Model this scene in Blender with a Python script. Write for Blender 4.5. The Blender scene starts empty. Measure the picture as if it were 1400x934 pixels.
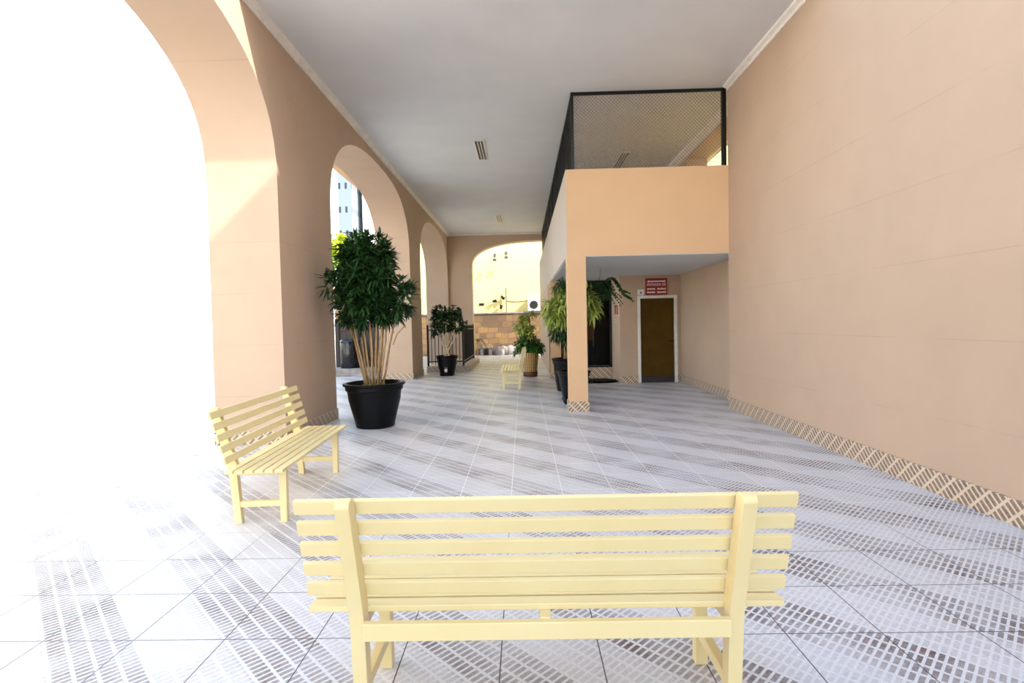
import bpy, bmesh, math, random
from math import sin, cos, pi, radians, sqrt
from mathutils import Vector, Matrix, Euler

scn = bpy.context.scene
col = scn.collection

# ------------------------------------------------------------------ helpers
def tag(o, label=None, cat=None, group=None, kind=None):
    if label: o['label'] = label
    if cat: o['category'] = cat
    if group: o['group'] = group
    if kind: o['kind'] = kind
    return o

def empty(name, loc=(0, 0, 0), rz=0.0):
    o = bpy.data.objects.new(name, None)
    col.objects.link(o)
    o.empty_display_size = .1
    o.location = loc
    o.rotation_euler = (0, 0, rz)
    return o

def copy_tree(o, parent=None):
    c = o.copy()
    col.objects.link(c)
    c.parent = parent
    for ch in list(o.children):
        copy_tree(ch, c)
    return c

class MB:
    """collects shapes, links them as one mesh object"""
    def __init__(s):
        s.bm = bmesh.new()
    def face(s, pts):
        return s.bm.faces.new([s.bm.verts.new(p) for p in pts])
    def box(s, x0, x1, y0, y1, z0, z1, bev=0.0, M=None):
        r = bmesh.ops.create_cube(s.bm, size=1)
        vs = r['verts']
        for v in vs:
            v.co = Vector(((x0 + x1) / 2 + v.co.x * (x1 - x0), (y0 + y1) / 2 + v.co.y * (y1 - y0), (z0 + z1) / 2 + v.co.z * (z1 - z0)))
        if bev > 0:
            es = list({e for v in vs for e in v.link_edges})
            r2 = bmesh.ops.bevel(s.bm, geom=es, offset=bev, segments=2, profile=.5, affect='EDGES')
            vs = list({v for f in r2['faces'] for v in f.verts} | {v for v in vs if v.is_valid})
        if M is not None:
            for v in vs:
                v.co = M @ v.co
        return s
    def prism(s, poly, axis, a, b, bev=0.0):
        """poly: 2D outline; axis 'x','y','z' is extruded from a to b"""
        def P(u, v, w):
            return {'x': (w, u, v), 'y': (u, w, v), 'z': (u, v, w)}[axis]
        A = [s.bm.verts.new(P(u, v, a)) for u, v in poly]
        B = [s.bm.verts.new(P(u, v, b)) for u, v in poly]
        n = len(poly)
        fs = [s.bm.faces.new(A), s.bm.faces.new(B[::-1])]
        for i in range(n):
            fs.append(s.bm.faces.new((A[(i + 1) % n], A[i], B[i], B[(i + 1) % n])))
        if bev > 0:
            es = list({e for f in fs for e in f.edges})
            bmesh.ops.bevel(s.bm, geom=es, offset=bev, segments=2, profile=.5, affect='EDGES')
        return s
    def tube(s, pts, r, n=8, cap=True):
        pts = [Vector(p) for p in pts]
        rs = r if isinstance(r, (list, tuple)) else [r] * len(pts)
        rings = []
        up = None
        for i, p in enumerate(pts):
            d = (pts[min(i + 1, len(pts) - 1)] - pts[max(i - 1, 0)]).normalized()
            if up is None:
                up = d.orthogonal().normalized()
            up = (up - d * up.dot(d))
            up = up.normalized() if up.length > 1e-6 else d.orthogonal().normalized()
            w = d.cross(up)
            rings.append([s.bm.verts.new(p + (up * cos(2 * pi * k / n) + w * sin(2 * pi * k / n)) * rs[i]) for k in range(n)])
        for a, b in zip(rings, rings[1:]):
            for k in range(n):
                s.bm.faces.new((a[k], a[(k + 1) % n], b[(k + 1) % n], b[k]))
        if cap:
            s.bm.faces.new(rings[0][::-1])
            s.bm.faces.new(rings[-1])
        return s
    def lathe(s, prof, n=40, c=(0, 0), cap0=True, cap1=True):
        rings = [[s.bm.verts.new((c[0] + r * cos(2 * pi * k / n), c[1] + r * sin(2 * pi * k / n), z)) for k in range(n)] for r, z in prof]
        for a, b in zip(rings, rings[1:]):
            for k in range(n):
                s.bm.faces.new((a[k], a[(k + 1) % n], b[(k + 1) % n], b[k]))
        if cap0: s.bm.faces.new(rings[0][::-1])
        if cap1: s.bm.faces.new(rings[-1])
        return s
    def blob(s, c, r, sub=2, sq=(1, 1, 1)):
        vs = bmesh.ops.create_icosphere(s.bm, subdivisions=sub, radius=r)['verts']
        for v in vs:
            v.co = Vector((c[0] + v.co.x * sq[0], c[1] + v.co.y * sq[1], c[2] + v.co.z * sq[2]))
        return s
    def leaf(s, p, d, L, w, droop=.25, roll=0.0):
        d = Vector(d).normalized()
        side = d.cross(Vector((0, 0, 1)))
        side = side.normalized() if side.length > 1e-3 else Vector((1, 0, 0))
        nrm = side.cross(d)
        side = side * cos(roll) + nrm * sin(roll)
        nrm = side.cross(d)
        p = Vector(p)
        V = s.bm.verts.new
        def pt(t, off, lift=0):
            return p + d * (L * t) + side * off + nrm * lift + Vector((0, 0, -droop * L * t * t))
        a = V(pt(0, 0))
        m1, m2, t = V(pt(.35, 0, -.12 * w)), V(pt(.7, 0, -.12 * w)), V(pt(1, 0))
        l1, l2 = V(pt(.35, w * .5)), V(pt(.7, w * .42))
        r1, r2 = V(pt(.35, -w * .5)), V(pt(.7, -w * .42))
        F = s.bm.faces.new
        F((a, m1, l1)); F((l1, m1, m2, l2)); F((l2, m2, t))
        F((a, r1, m1)); F((r1, r2, m2, m1)); F((r2, t, m2))
        return s
    def build(s, name, mat, parent=None, smooth=False, normals=True):
        me = bpy.data.meshes.new(name)
        if normals:
            bmesh.ops.recalc_face_normals(s.bm, faces=s.bm.faces)
        s.bm.to_mesh(me)
        s.bm.free()
        if mat: me.materials.append(mat)
        if smooth:
            for p in me.polygons: p.use_smooth = True
        o = bpy.data.objects.new(name, me)
        col.objects.link(o)
        if parent: o.parent = parent
        return o

def smooth_angle(o, deg=35):
    me = o.data
    for p in me.polygons: p.use_smooth = True
    bm = bmesh.new(); bm.from_mesh(me)
    for e in bm.edges:
        e.smooth = not (len(e.link_faces) == 2 and e.calc_face_angle(0) > radians(deg))
    bm.to_mesh(me); bm.free()
    return o

# ------------------------------------------------------------------ materials
def lin(h):
    def f(c):
        c /= 255
        return c / 12.92 if c <= .04045 else ((c + .055) / 1.055) ** 2.4
    return tuple(f(c) for c in h) + (1,)

class NT:
    def __init__(s, name):
        s.m = bpy.data.materials.new(name); s.m.use_nodes = True
        s.t = s.m.node_tree; s.n = s.t.nodes
        s.b = s.n['Principled BSDF']
    def node(s, typ, **kw):
        x = s.n.new(typ)
        for k, v in kw.items(): setattr(x, k, v)
        return x
    def link(s, a, b): s.t.links.new(a, b)
    def math(s, op, a, b=None, c=None, clamp=False):
        x = s.node('ShaderNodeMath', operation=op); x.use_clamp = clamp
        for i, v in enumerate((a, b, c)):
            if v is None: continue
            if isinstance(v, (int, float)): x.inputs[i].default_value = v
            else: s.link(v, x.inputs[i])
        return x.outputs[0]
    def mix(s, fac, a, b):
        x = s.node('ShaderNodeMix', data_type='RGBA')
        for sock, v in ((x.inputs[0], fac), (x.inputs[6], a), (x.inputs[7], b)):
            if isinstance(v, (int, float, tuple)): sock.default_value = v
            else: s.link(v, sock)
        return x.outputs[2]
    def coord(s, out='Object'):
        return s.node('ShaderNodeTexCoord').outputs[out]
    def noise(s, scale, detail=4, vec=None, rough=.55):
        x = s.node('ShaderNodeTexNoise'); x.inputs['Scale'].default_value = scale
        x.inputs['Detail'].default_value = detail; x.inputs['Roughness'].default_value = rough
        s.link(vec if vec is not None else s.coord(), x.inputs['Vector'])
        return x.outputs['Fac']
    def bump(s, h, strength=.2, dist=.01):
        x = s.node('ShaderNodeBump'); x.inputs['Strength'].default_value = strength
        x.inputs['Distance'].default_value = dist
        s.link(h, x.inputs['Height']); s.link(x.outputs[0], s.b.inputs['Normal'])
    def ramp(s, v, a, b):
        x = s.node('ShaderNodeMapRange'); x.clamp = True
        x.inputs[1].default_value = a; x.inputs[2].default_value = b
        s.link(v, x.inputs[0]); return x.outputs[0]

def simple(name, rgb, rough=.5, metal=0.0, var=.08, scale=6, spec=None, bump=0.0):
    t = NT(name)
    c = lin(rgb)
    d = tuple(x * (1 - 2 * var) for x in c[:3]) + (1,)
    t.link(t.mix(t.ramp(t.noise(scale), .3, .7), c, d), t.b.inputs['Base Color'])
    t.b.inputs['Roughness'].default_value = rough
    t.b.inputs['Metallic'].default_value = metal
    if spec is not None: t.b.inputs['Specular IOR Level'].default_value = spec
    if bump: t.bump(t.noise(scale * 12, 3), bump, .004)
    return t.m

def plaster(name, rgb, joints=True, dirt=(120, 95, 75), stain=.12):
    t = NT(name)
    c = lin(rgb)
    co = t.coord()
    n1 = t.noise(1.3, 5, co)
    base = t.mix(t.ramp(n1, .35, .75), c, tuple(x * .93 for x in c[:3]) + (1,))
    # faint stains
    n2 = t.noise(.55, 6, co, .65)
    base = t.mix(t.math('MULTIPLY', t.ramp(n2, .62, .8), stain), base, lin(dirt))
    h = t.noise(90, 3, co)
    if joints:
        sep = t.node('ShaderNodeSeparateXYZ'); t.link(co, sep.inputs[0])
        z = t.math('DIVIDE', t.math('ADD', sep.outputs[2], .035), .665)
        fr = t.math('ABSOLUTE', t.math('SUBTRACT', t.math('FRACT', z), .5))
        line = t.ramp(fr, .4925, .497)
        brk = t.ramp(t.noise(.9, 3, co), .40, .55)
        line = t.math('MULTIPLY', line, brk)
        base = t.mix(t.math('MULTIPLY', line, .16), base, lin(dirt))
        h = t.math('SUBTRACT', t.math('MULTIPLY', h, .12), line)
        t.bump(h, .18, .005)
    else:
        t.bump(h, .08, .004)
    t.link(base, t.b.inputs['Base Color'])
    t.b.inputs['Roughness'].default_value = .82
    t.b.inputs['Specular IOR Level'].default_value = .2
    return t.m

TS, GX, GZ = .4491, -1.0273, 2.5149      # floor tile size and grid origin
def tile_mat(name, grout=True, plane='xy', light=(214, 213, 214), dark=(82, 72, 70), strong=False, k=1.0):
    t = NT(name)
    co = t.coord()
    sep = t.node('ShaderNodeSeparateXYZ'); t.link(co, sep.inputs[0])
    X = sep.outputs[0]; Y = sep.outputs[1]; Z = sep.outputs[2]
    if plane == 'xy': A, B = X, Y
    else: A, B = t.math('ADD', X, Y), Z
    u = t.math('DIVIDE', t.math('SUBTRACT', A, GX), TS)
    v = t.math('DIVIDE', t.math('SUBTRACT', B, GZ), TS)
    su = t.math('ADD', u, v); du = t.math('SUBTRACT', u, v)
    # rows of dashes, parted by pale ribs along the diagonal
    r = t.math('FRACT', t.math('MULTIPLY', su, 4.0 * k))
    rib = t.math('SUBTRACT', 1.0, t.ramp(t.math('ABSOLUTE', t.math('SUBTRACT', r, .5)), .38, .43))
    ds = t.math('FRACT', t.math('MULTIPLY', du, 9.6 * k))
    dash = t.math('SUBTRACT', 1.0, t.ramp(t.math('ABSOLUTE', t.math('SUBTRACT', ds, .5)), .29, .35))
    m = t.math('MULTIPLY', rib, dash)
    # dark bands alternate with pale ones
    w = t.math('FRACT', t.math('MULTIPLY', su, .5))
    band = t.ramp(w, .46, .53)
    wear = t.noise(2.3, 4, co)
    stren = t.math('MULTIPLY', t.math('ADD', t.math('MULTIPLY', band, .60), .26), t.math('ADD', t.ramp(wear, .3, .7), .30))
    if strong: stren = .85
    spk = t.noise(60, 3, co, .7)
    stren = t.math('MULTIPLY', stren, t.math('ADD', t.math('MULTIPLY', spk, .8), .5), clamp=True)
    m = t.math('MULTIPLY', m, stren, clamp=True)
    lc, dc = lin(light), lin(dark)
    base = t.mix(t.ramp(spk, .35, .7), lc, tuple(x * .84 for x in lc[:3]) + (1,))
    base = t.mix(t.math('MULTIPLY', t.ramp(t.noise(.7, 5, co), .45, .75), .3), base, lin((176, 168, 160)))
    dk = t.mix(t.ramp(t.noise(14, 2, co), .4, .65), dc, lin((112, 84, 76)))
    base = t.mix(m, base, dk)
    h = t.math('MULTIPLY', m, -1.0)
    if grout:
        gu = t.math('ABSOLUTE', t.math('SUBTRACT', t.math('FRACT', u), .5))
        gv = t.math('ABSOLUTE', t.math('SUBTRACT', t.math('FRACT', v), .5))
        g = t.ramp(t.math('MAXIMUM', gu, gv), .4925, .4955)
        gc = t.mix(t.ramp(t.math('ADD', Y, t.math('MULTIPLY', t.noise(1.1, 3, co), 1.5)), 4.2, 5.2), lin((70, 68, 72)), lin((232, 230, 226)))  # grout dark near, pale beyond: groove shade and sheen put into the colour
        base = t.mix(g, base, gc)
        h = t.math('SUBTRACT', h, g)
    t.link(base, t.b.inputs['Base Color'])
    t.bump(h, .25, .004)
    t.b.inputs['Roughness'].default_value = .42
    t.b.inputs['Specular IOR Level'].default_value = .4
    return t.m

def wood_paint(name, rgb):
    t = NT(name)
    co = t.coord()
    c = lin(rgb)
    n = t.noise(3, 5, co)
    base = t.mix(t.ramp(n, .35, .75), c, tuple(a * b for a, b in zip(c[:3], (.95, .93, .86))) + (1,))
    # small chips of bare wood
    ch = t.ramp(t.noise(16, 5, co, .7), .74, .78)
    base = t.mix(t.math('MULTIPLY', ch, .5), base, lin((150, 125, 85)))
    t.link(base, t.b.inputs['Base Color'])
    t.b.inputs['Roughness'].default_value = .38
    mp = t.node('ShaderNodeMapping'); mp.inputs['Scale'].default_value = (2, 60, 60)
    t.link(co, mp.inputs[0])
    t.bump(t.noise(4, 3, mp.outputs[0]), .08, .002)
    return t.m

def leaf_mat(name, c1, c2, rough=.42):
    t = NT(name)
    oi = t.noise(5, 3)
    g = t.node('ShaderNodeNewGeometry')
    f = t.math('ADD', t.math('MULTIPLY', g.outputs['Random Per Island'], .7), t.math('MULTIPLY', oi, .3))
    t.link(t.mix(f, lin(c1), lin(c2)), t.b.inputs['Base Color'])
    t.b.inputs['Roughness'].default_value = rough
    t.b.inputs['Specular IOR Level'].default_value = .35
    return t.m

def stone_mat(name):
    t = NT(name)
    co = t.coord()
    sep = t.node('ShaderNodeSeparateXYZ'); t.link(co, sep.inputs[0])
    cmb = t.node('ShaderNodeCombineXYZ')
    wob = t.math('MULTIPLY', t.math('SUBTRACT', t.noise(1.7, 2, co), .5), .22)
    t.link(t.math('ADD', sep.outputs[0], wob), cmb.inputs[0])
    t.link(t.math('ADD', sep.outputs[2], wob), cmb.inputs[1])
    b = t.node('ShaderNodeTexBrick')
    t.link(cmb.outputs[0], b.inputs['Vector'])
    b.inputs['Color1'].default_value = lin((176, 138, 88)); b.inputs['Color2'].default_value = lin((98, 78, 64))
    b.inputs['Mortar'].default_value = lin((84, 68, 52))
    b.inputs['Scale'].default_value = 1; b.inputs['Brick Width'].default_value = .50
    b.inputs['Row Height'].default_value = .27; b.inputs['Mortar Size'].default_value = .014
    b.offset = .37; b.squash = .7; b.squash_frequency = 3
    v = t.node('ShaderNodeTexVoronoi'); v.inputs['Scale'].default_value = 1.4; t.link(cmb.outputs[0], v.inputs['Vector'])
    base = t.mix(.3, b.outputs['Color'], t.mix(t.ramp(v.outputs['Distance'], .1, .6), lin((186, 146, 76)), lin((120, 92, 76))))
    base = t.mix(t.math('MULTIPLY', t.noise(5, 6, co), .7), base, lin((104, 86, 68)))
    t.link(base, t.b.inputs['Base Color'])
    t.b.inputs['Roughness'].default_value = .9
    t.bump(t.math('ADD', t.math('MULTIPLY', b.outputs['Fac'], -1.0), t.noise(14, 5, co)), .5, .03)
    return t.m

def yellow_mat():
    t = NT('pale_yellow_render')
    co = t.coord()
    c = lin((246, 230, 158))
    base = t.mix(t.ramp(t.noise(.8, 5, co), .3, .8), c, tuple(x * .92 for x in c[:3]) + (1,))
    # grey weather stain high on the wall
    mp = t.node('ShaderNodeMapping'); mp.inputs['Location'].default_value = (-.3, 0, -4.85); mp.inputs['Scale'].default_value = (1, 0, 1.6)
    mp.vector_type = 'POINT'
    t.link(co, mp.inputs[0])
    ln = t.node('ShaderNodeVectorMath', operation='LENGTH'); t.link(mp.outputs[0], ln.inputs[0])
    st = t.math('MULTIPLY', t.math('SUBTRACT', 1.0, t.ramp(ln.outputs['Value'], .2, 1.8)), t.ramp(t.noise(1.1, 6, co, .7), .4, .75))
    base = t.mix(t.math('MULTIPLY', st, .45), base, lin((170, 160, 130)))
    t.link(base, t.b.inputs['Base Color'])
    t.b.inputs['Roughness'].default_value = .9
    t.bump(t.noise(60, 3, co), .08, .01)
    return t.m

def weave_mat():
    t = NT('woven_cane')
    co = t.coord('Object')
    sep = t.node('ShaderNodeSeparateXYZ'); t.link(co, sep.inputs[0])
    an = t.math('MULTIPLY', t.math('ARCTAN2', sep.outputs[1], sep.outputs[0]), 22 / (2 * pi))
    zz = t.math('MULTIPLY', sep.outputs[2], 24)
    a = t.math('SINE', t.math('MULTIPLY', t.math('ADD', an, zz), pi))
    b = t.math('SINE', t.math('MULTIPLY', t.math('SUBTRACT', an, zz), pi))
    h = t.math('MULTIPLY', a, b)
    base = t.mix(t.ramp(h, -.5, .4), lin((96, 64, 34)), lin((214, 176, 112)))
    base = t.mix(t.math('MULTIPLY', t.noise(20, 3, co), .4), base, lin((120, 84, 46)))
    t.link(base, t.b.inputs['Base Color'])
    t.b.inputs['Roughness'].default_value = .7
    t.bump(h, .6, .012)
    return t.m

def tower_mat(name, wall, win, sx, sz, ww, wh):
    t = NT(name)
    co = t.coord()
    sep = t.node('ShaderNodeSeparateXYZ'); t.link(co, sep.inputs[0])
    u = t.math('FRACT', t.math('DIVIDE', t.math('ADD', sep.outputs[0], sep.outputs[1]), sx))
    v = t.math('FRACT', t.math('DIVIDE', sep.outputs[2], sz))
    a = t.math('LESS_THAN', t.math('ABSOLUTE', t.math('SUBTRACT', u, .5)), ww)
    b = t.math('LESS_THAN', t.math('ABSOLUTE', t.math('SUBTRACT', v, .5)), wh)
    t.link(t.mix(t.math('MULTIPLY', a, b), lin(wall), lin(win)), t.b.inputs['Base Color'])
    t.b.inputs['Roughness'].default_value = .8
    return t.m

M = {}
M['peach'] = plaster('peach_plaster', (188, 163, 140))
M['peach_plain'] = plaster('peach_plaster_smooth', (212, 174, 134), joints=False)
M['ceiling'] = plaster('white_ceiling_paint', (214, 215, 214), joints=False, dirt=(150, 145, 140), stain=.02)
M['side_paint'] = plaster('off_white_plaster', (190, 176, 164), joints=False)
M['trim'] = simple('white_moulding', (236, 230, 220), .6)
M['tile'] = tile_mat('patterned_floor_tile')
M['tile_base'] = tile_mat('patterned_skirting_tile', grout=False, plane='xz', light=(214, 192, 166), dark=(84, 62, 46), strong=True, k=.7)
M['cream'] = wood_paint('cream_gloss_paint', (226, 209, 158))
M['cream_pale'] = wood_paint('pale_cream_paint', (236, 226, 190))
M['black_pot'] = simple('black_plastic', (4, 4, 5), .38, var=.1, spec=.2)
M['soil'] = simple('dark_soil', (62, 50, 40), .95, scale=30, bump=.6)
M['pebble'] = simple('pale_pebbles', (190, 188, 182), .8, scale=30, var=.2)
M['stem'] = simple('tan_stem', (176, 140, 96), .75, scale=14, var=.2, bump=.4)
M['stem_pale'] = simple('pale_stem', (206, 184, 152), .75, scale=14, var=.2, bump=.4)
M['leaf_dark'] = leaf_mat('dark_oleander_leaf', (16, 34, 16), (50, 84, 36))
M['leaf_ficus'] = leaf_mat('ficus_leaf', (16, 30, 14), (46, 74, 32))
M['leaf_mid'] = leaf_mat('mid_green_leaf', (22, 62, 22), (66, 118, 40))
M['leaf_yellow'] = leaf_mat('yellow_green_leaf', (84, 112, 34), (190, 196, 96))
M['leaf_fern'] = leaf_mat('fern_green_leaf', (14, 46, 18), (50, 104, 40))
M['leaf_tree'] = leaf_mat('tree_leaf', (28, 66, 28), (84, 130, 52))
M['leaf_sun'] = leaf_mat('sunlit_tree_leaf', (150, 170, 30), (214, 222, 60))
M['leaf_dry'] = leaf_mat('dark_strap_leaf', (22, 22, 16), (70, 58, 40))
M['black_metal'] = simple('black_painted_steel', (18, 18, 20), .4, metal=.3)
M['wire'] = simple('weathered_wire', (112, 104, 98), .6)
M['brown_door'] = simple('brown_door_leaf', (84, 60, 12), .6, var=.12, scale=3, spec=.1)
M['dark_brown'] = simple('dark_brown_wood', (46, 28, 18), .5, var=.15)
M['white_paint'] = simple('white_gloss_paint', (232, 228, 220), .4)
M['white_plastic'] = simple('white_plastic', (232, 232, 230), .45)
M['grey_plastic'] = simple('grey_plastic', (92, 94, 96), .5)
M['fan_grey'] = simple('fan_grey_plastic', (112, 112, 112), .6)
M['red_sign'] = simple('red_sign_face', (150, 22, 26), .45, var=.1)
M['sign_white'] = simple('white_lettering', (244, 226, 220), .5, var=.02)
M['red_mark'] = simple('red_brown_paint', (150, 44, 26), .5)
M['blue_plastic'] = simple('blue_plastic', (40, 110, 190), .5)
M['stone'] = stone_mat('tan_ashlar_stone')
M['grey_stone'] = simple('grey_rubble_stone', (168, 160, 156), .9, scale=5, var=.25, bump=.6)
M['yellow'] = yellow_mat()
M['concrete'] = simple('pale_paving', (206, 202, 194), .85, scale=1.5, var=.08)
M['white_render'] = simple('white_render', (244, 242, 238), .85, scale=.7, var=.03)
M['tower_grey'] = tower_mat('grey_tower_facade', (112, 122, 130), (40, 48, 56), .8, 2.9, .17, .13)
M['tower_white'] = tower_mat('white_tower_facade', (248, 248, 248), (240, 240, 242), 3, 2.9, .2, .2)
M['pink'] = simple('pink_panel', (232, 150, 156), .7)
M['weave'] = weave_mat()
M['brown_band'] = simple('dark_cane_band', (92, 54, 32), .6)
M['gold_white'] = simple('chalky_relief', (190, 186, 176), .6)
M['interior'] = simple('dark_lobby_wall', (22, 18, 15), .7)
M['amber_tone'] = simple('amber_tone', (235, 150, 60), .45, var=.2, scale=3)
M['bin'] = simple('black_gloss_enamel', (8, 10, 14), .12)
def glass():
    t = NT('dark_tinted_glass')
    t.n.remove(t.b)
    tr = t.node('ShaderNodeBsdfTransparent'); tr.inputs[0].default_value = (.5, .48, .46, 1)
    gl = t.node('ShaderNodeBsdfGlossy'); gl.inputs['Roughness'].default_value = .04
    fr = t.node('ShaderNodeFresnel'); fr.inputs[0].default_value = 1.22
    mx = t.node('ShaderNodeMixShader')
    t.link(fr.outputs[0], mx.inputs[0]); t.link(tr.outputs[0], mx.inputs[1]); t.link(gl.outputs[0], mx.inputs[2])
    t.link(mx.outputs[0], t.n['Material Output'].inputs[0])
    return t.m
M['glass'] = glass()

# ------------------------------------------------------------------ dimensions (metres; camera above the origin)
XL, XLO = -3.10, -4.02     # left wall, inner and outer face
XR, XA = 3.44, 3.81        # right wall near the viewer / behind the balcony front
HC = 5.32                  # ceiling height
YF, YE = -6.0, 22.70      # front end of the court, end wall
YC = 6.0                   # front edge of the ceiling: the court before it is open to the sky
XM, YM = .765, 8.956       # balcony edge
ZB, ZT = 2.60, 4.03        # balcony underside and parapet top
YD = 12.96                 # service door wall

def structure(o, label, cat):
    return tag(o, label, cat, kind='structure')

# ------------------------------------------------------------------ floor, ceiling, walls
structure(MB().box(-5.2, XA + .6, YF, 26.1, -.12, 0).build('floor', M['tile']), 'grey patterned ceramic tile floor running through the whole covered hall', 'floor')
structure(MB().box(-60, 60, -40, 90, -.30, -.10).build('ground', M['concrete']), 'pale paved ground outside around the building', 'ground')
structure(MB().box(-4.3, 4.6, YC, 23.2, HC, HC + .45).build('ceiling', M['ceiling']), 'smooth white painted ceiling high over the hall', 'ceiling')

def arch_pts(c, a, z0, rise, n=2.5, k=28):
    """from +a to -a over the crown"""
    out = []
    for i in range(k + 1):
        t = pi * i / k
        cx, sy = cos(t), sin(t)
        out.append((c + a * math.copysign(abs(cx) ** (2 / n), cx), z0 + rise * abs(sy) ** (2 / n)))
    return out

arches = [(3.80, 3.05), (11.82, 3.07), (19.45, 3.02)]
outline = [(YF, 0), (YF, HC), (YE + .5, HC), (YE + .5, 0)]
for c, a in reversed(arches):
    outline += [(c + a, 0)] + arch_pts(c, a, 3.3, 1.76, 2.7) + [(c - a, 0)]
wl = MB().prism(outline, 'x', XLO, XL).build('wall_left', M['peach'])
smooth_angle(wl, 30)
structure(wl, 'peach left wall pierced by a row of tall basket arches', 'wall')

# end wall with one wide arch
ec, ea = .90, 3.0
outline = [(XLO, 0), (XLO, HC), (4.3, HC), (4.3, 0), (ec + ea, 0)] + arch_pts(ec, ea, 3.95, 1.05, 2.5) + [(ec - ea, 0)]
we = MB().prism(outline, 'y', YE, YE + .5).build('wall_end', M['peach'])
smooth_angle(we, 30)
structure(we, 'peach end wall with one wide low arch opening to the yellow yard', 'wall')

# right wall: near length is thicker; behind the balcony front it steps back; upper opening to the side
mb = MB()
mb.box(XR, 4.3, YF, YC, 0, 9.5)  # unseen upper height added to keep sun off the court
mb.box(XR, 4.3, YC, YM + .02, 0, HC)
mb.box(XA, 4.27, YM + .02, 23.2, 0, ZB + .3)
mb.box(XA, 4.27, YM + .02, 9.3, ZB + .3, HC)
mb.box(XA, 4.27, 12.35, 23.2, ZB + .3, HC)
mb.box(XA, 4.27, 9.3, 12.35, 5.15, HC)
wr = mb.build('wall_right', M['peach'])
structure(wr, 'peach right wall with faint horizontal score lines, stepping back below the balcony', 'wall')

# service door wall and its return to the lobby glass
mb = MB()
mb.box(2.352, 2.80, YD, YD + .25, 0, ZB)
mb.box(3.70, XA, YD, YD + .25, 0, ZB)
mb.box(2.80, 3.70, YD, YD + .25, 2.09, ZB)
mb.box(2.352, 2.60, YD + .25, 14.25, 0, ZB)
wd = mb.build('wall_service', M['peach'])
structure(wd, 'peach wall with the brown service door below the balcony', 'wall')

# balcony (mezzanine): parapets and slab
mb = MB()
mb.prism([(YM, ZB), (YM, ZT), (YM + .17, ZT), (YM + .17, ZB + .26), (YE, ZB + .26), (YE, ZB)], 'x', XM + .17, XR + .003)
bal = mb.build('balcony_parapet', M['peach_plain'])
structure(bal, 'solid peach balcony parapet above the service entrance, topped by mesh', 'balcony')
structure(MB().box(XM + .02, XA, YM + .012, YE, ZB - .012, ZB + .2).build('balcony_soffit', M['ceiling'], bal), 'white underside of the balcony', None)

sd = MB().box(XM, XM + .17, YM, YE, ZB, ZT).build('side_parapet', M['side_paint'], bal); sd['label'] = 'off white long side of the balcony parapet'
sd.data.materials.append(M['peach_plain'])
for fpoly in sd.data.polygons:
    if fpoly.normal.y < -.9: fpoly.material_index = 1
# columns and the wall under the balcony edge
def column(x0, x1, y0, y1, label):
    c = MB().box(x0, x1, y0, y1, 0, ZB).build('column', M['peach_plain'])
    structure(c, label, 'column')
    b = MB().box(x0 - .02, x1 + .02, y0 - .02, y1 + .02, 0, .17, .004).build('skirting', M['tile_base'], c)
    b['label'] = 'patterned tile skirting'
    return c
column(XM, 1.075, YM, YM + .31, 'square peach column under the near corner of the balcony')
column(.745, 1.01, 14.25, 14.55, 'square peach column beside the dark lobby glass')
structure(MB().box(.76, 1.05, 15.4, YE, 0, ZB).build('wall_lobby', M['peach']), 'shaded peach lobby side wall beyond the second column', 'wall')

# trims under the ceiling and skirtings
structure(MB().prism([(XL, HC), (XL + .085, HC), (XL + .075, HC - .03), (XL + .03, HC - .05), (XL + .02, HC - .085), (XL, HC - .085)], 'y', YC, YE).build('trim_1', M['trim']), 'white ceiling moulding along the left arcade wall', 'trim')
structure(MB().prism([(XR, HC), (XR - .085, HC), (XR - .075, HC - .03), (XR - .03, HC - .05), (XR - .02, HC - .085), (XR, HC - .085)], 'y', YC, YM).build('trim_2', M['trim']), 'white ceiling moulding along the near right wall', 'trim')
structure(MB().box(XL, 3.9, YE - .05, YE, HC - .06, HC).build('trim_3', M['trim']), 'white ceiling moulding over the end arch', 'trim')
structure(MB().prism([(XA, HC), (XA - .14, HC), (XA - .12, HC - .05), (XA - .05, HC - .09), (XA, HC - .12)], 'y', YM + .2, YE).build('trim_4', M['trim']), 'white ceiling moulding inside the balcony on its right side', 'trim')

mb = MB()
t_ = .018
piers = [(YF, arches[0][0] - arches[0][1]), (arches[0][0] + arches[0][1], arches[1][0] - arches[1][1]), (arches[1][0] + arches[1][1], arches[2][0] - arches[2][1]), (arches[2][0] + arches[2][1], YE)]
for a, b in piers:
    if b - a > .5: mb.box(XLO - t_, XL + t_, a - t_, b + t_, 0, .17, .003)
structure(mb.build('baseboard_left', M['tile_base']), 'patterned tile skirting round the feet of the left arcade piers', 'baseboard')
structure(MB().box(XR - .018, XR, YF, YM + .04, 0, .19, .003).build('baseboard_right', M['tile_base']), 'patterned tile skirting at the foot of the near right wall', 'baseboard')
mb = MB()
mb.box(XA - .018, XA, YM + .04, YD, 0, .17, .003)
mb.box(3.73, XA - .018, YD - .018, YD, 0, .17, .003)
mb.box(2.334, 2.77, YD - .018, YD, 0, .17, .003)
mb.box(2.334, 2.352, YD, 14.05, 0, .17, .003)
structure(mb.build('baseboard_service', M['tile_base']), 'patterned tile skirting along the walls around the brown service door', 'baseboard')
structure(MB().box(XL + .02, -2.06, YE - .02, YE, 0, .17, .003).build('baseboard_end', M['tile_base']), 'patterned tile skirting at the foot of the end wall pier', 'baseboard')

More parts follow.
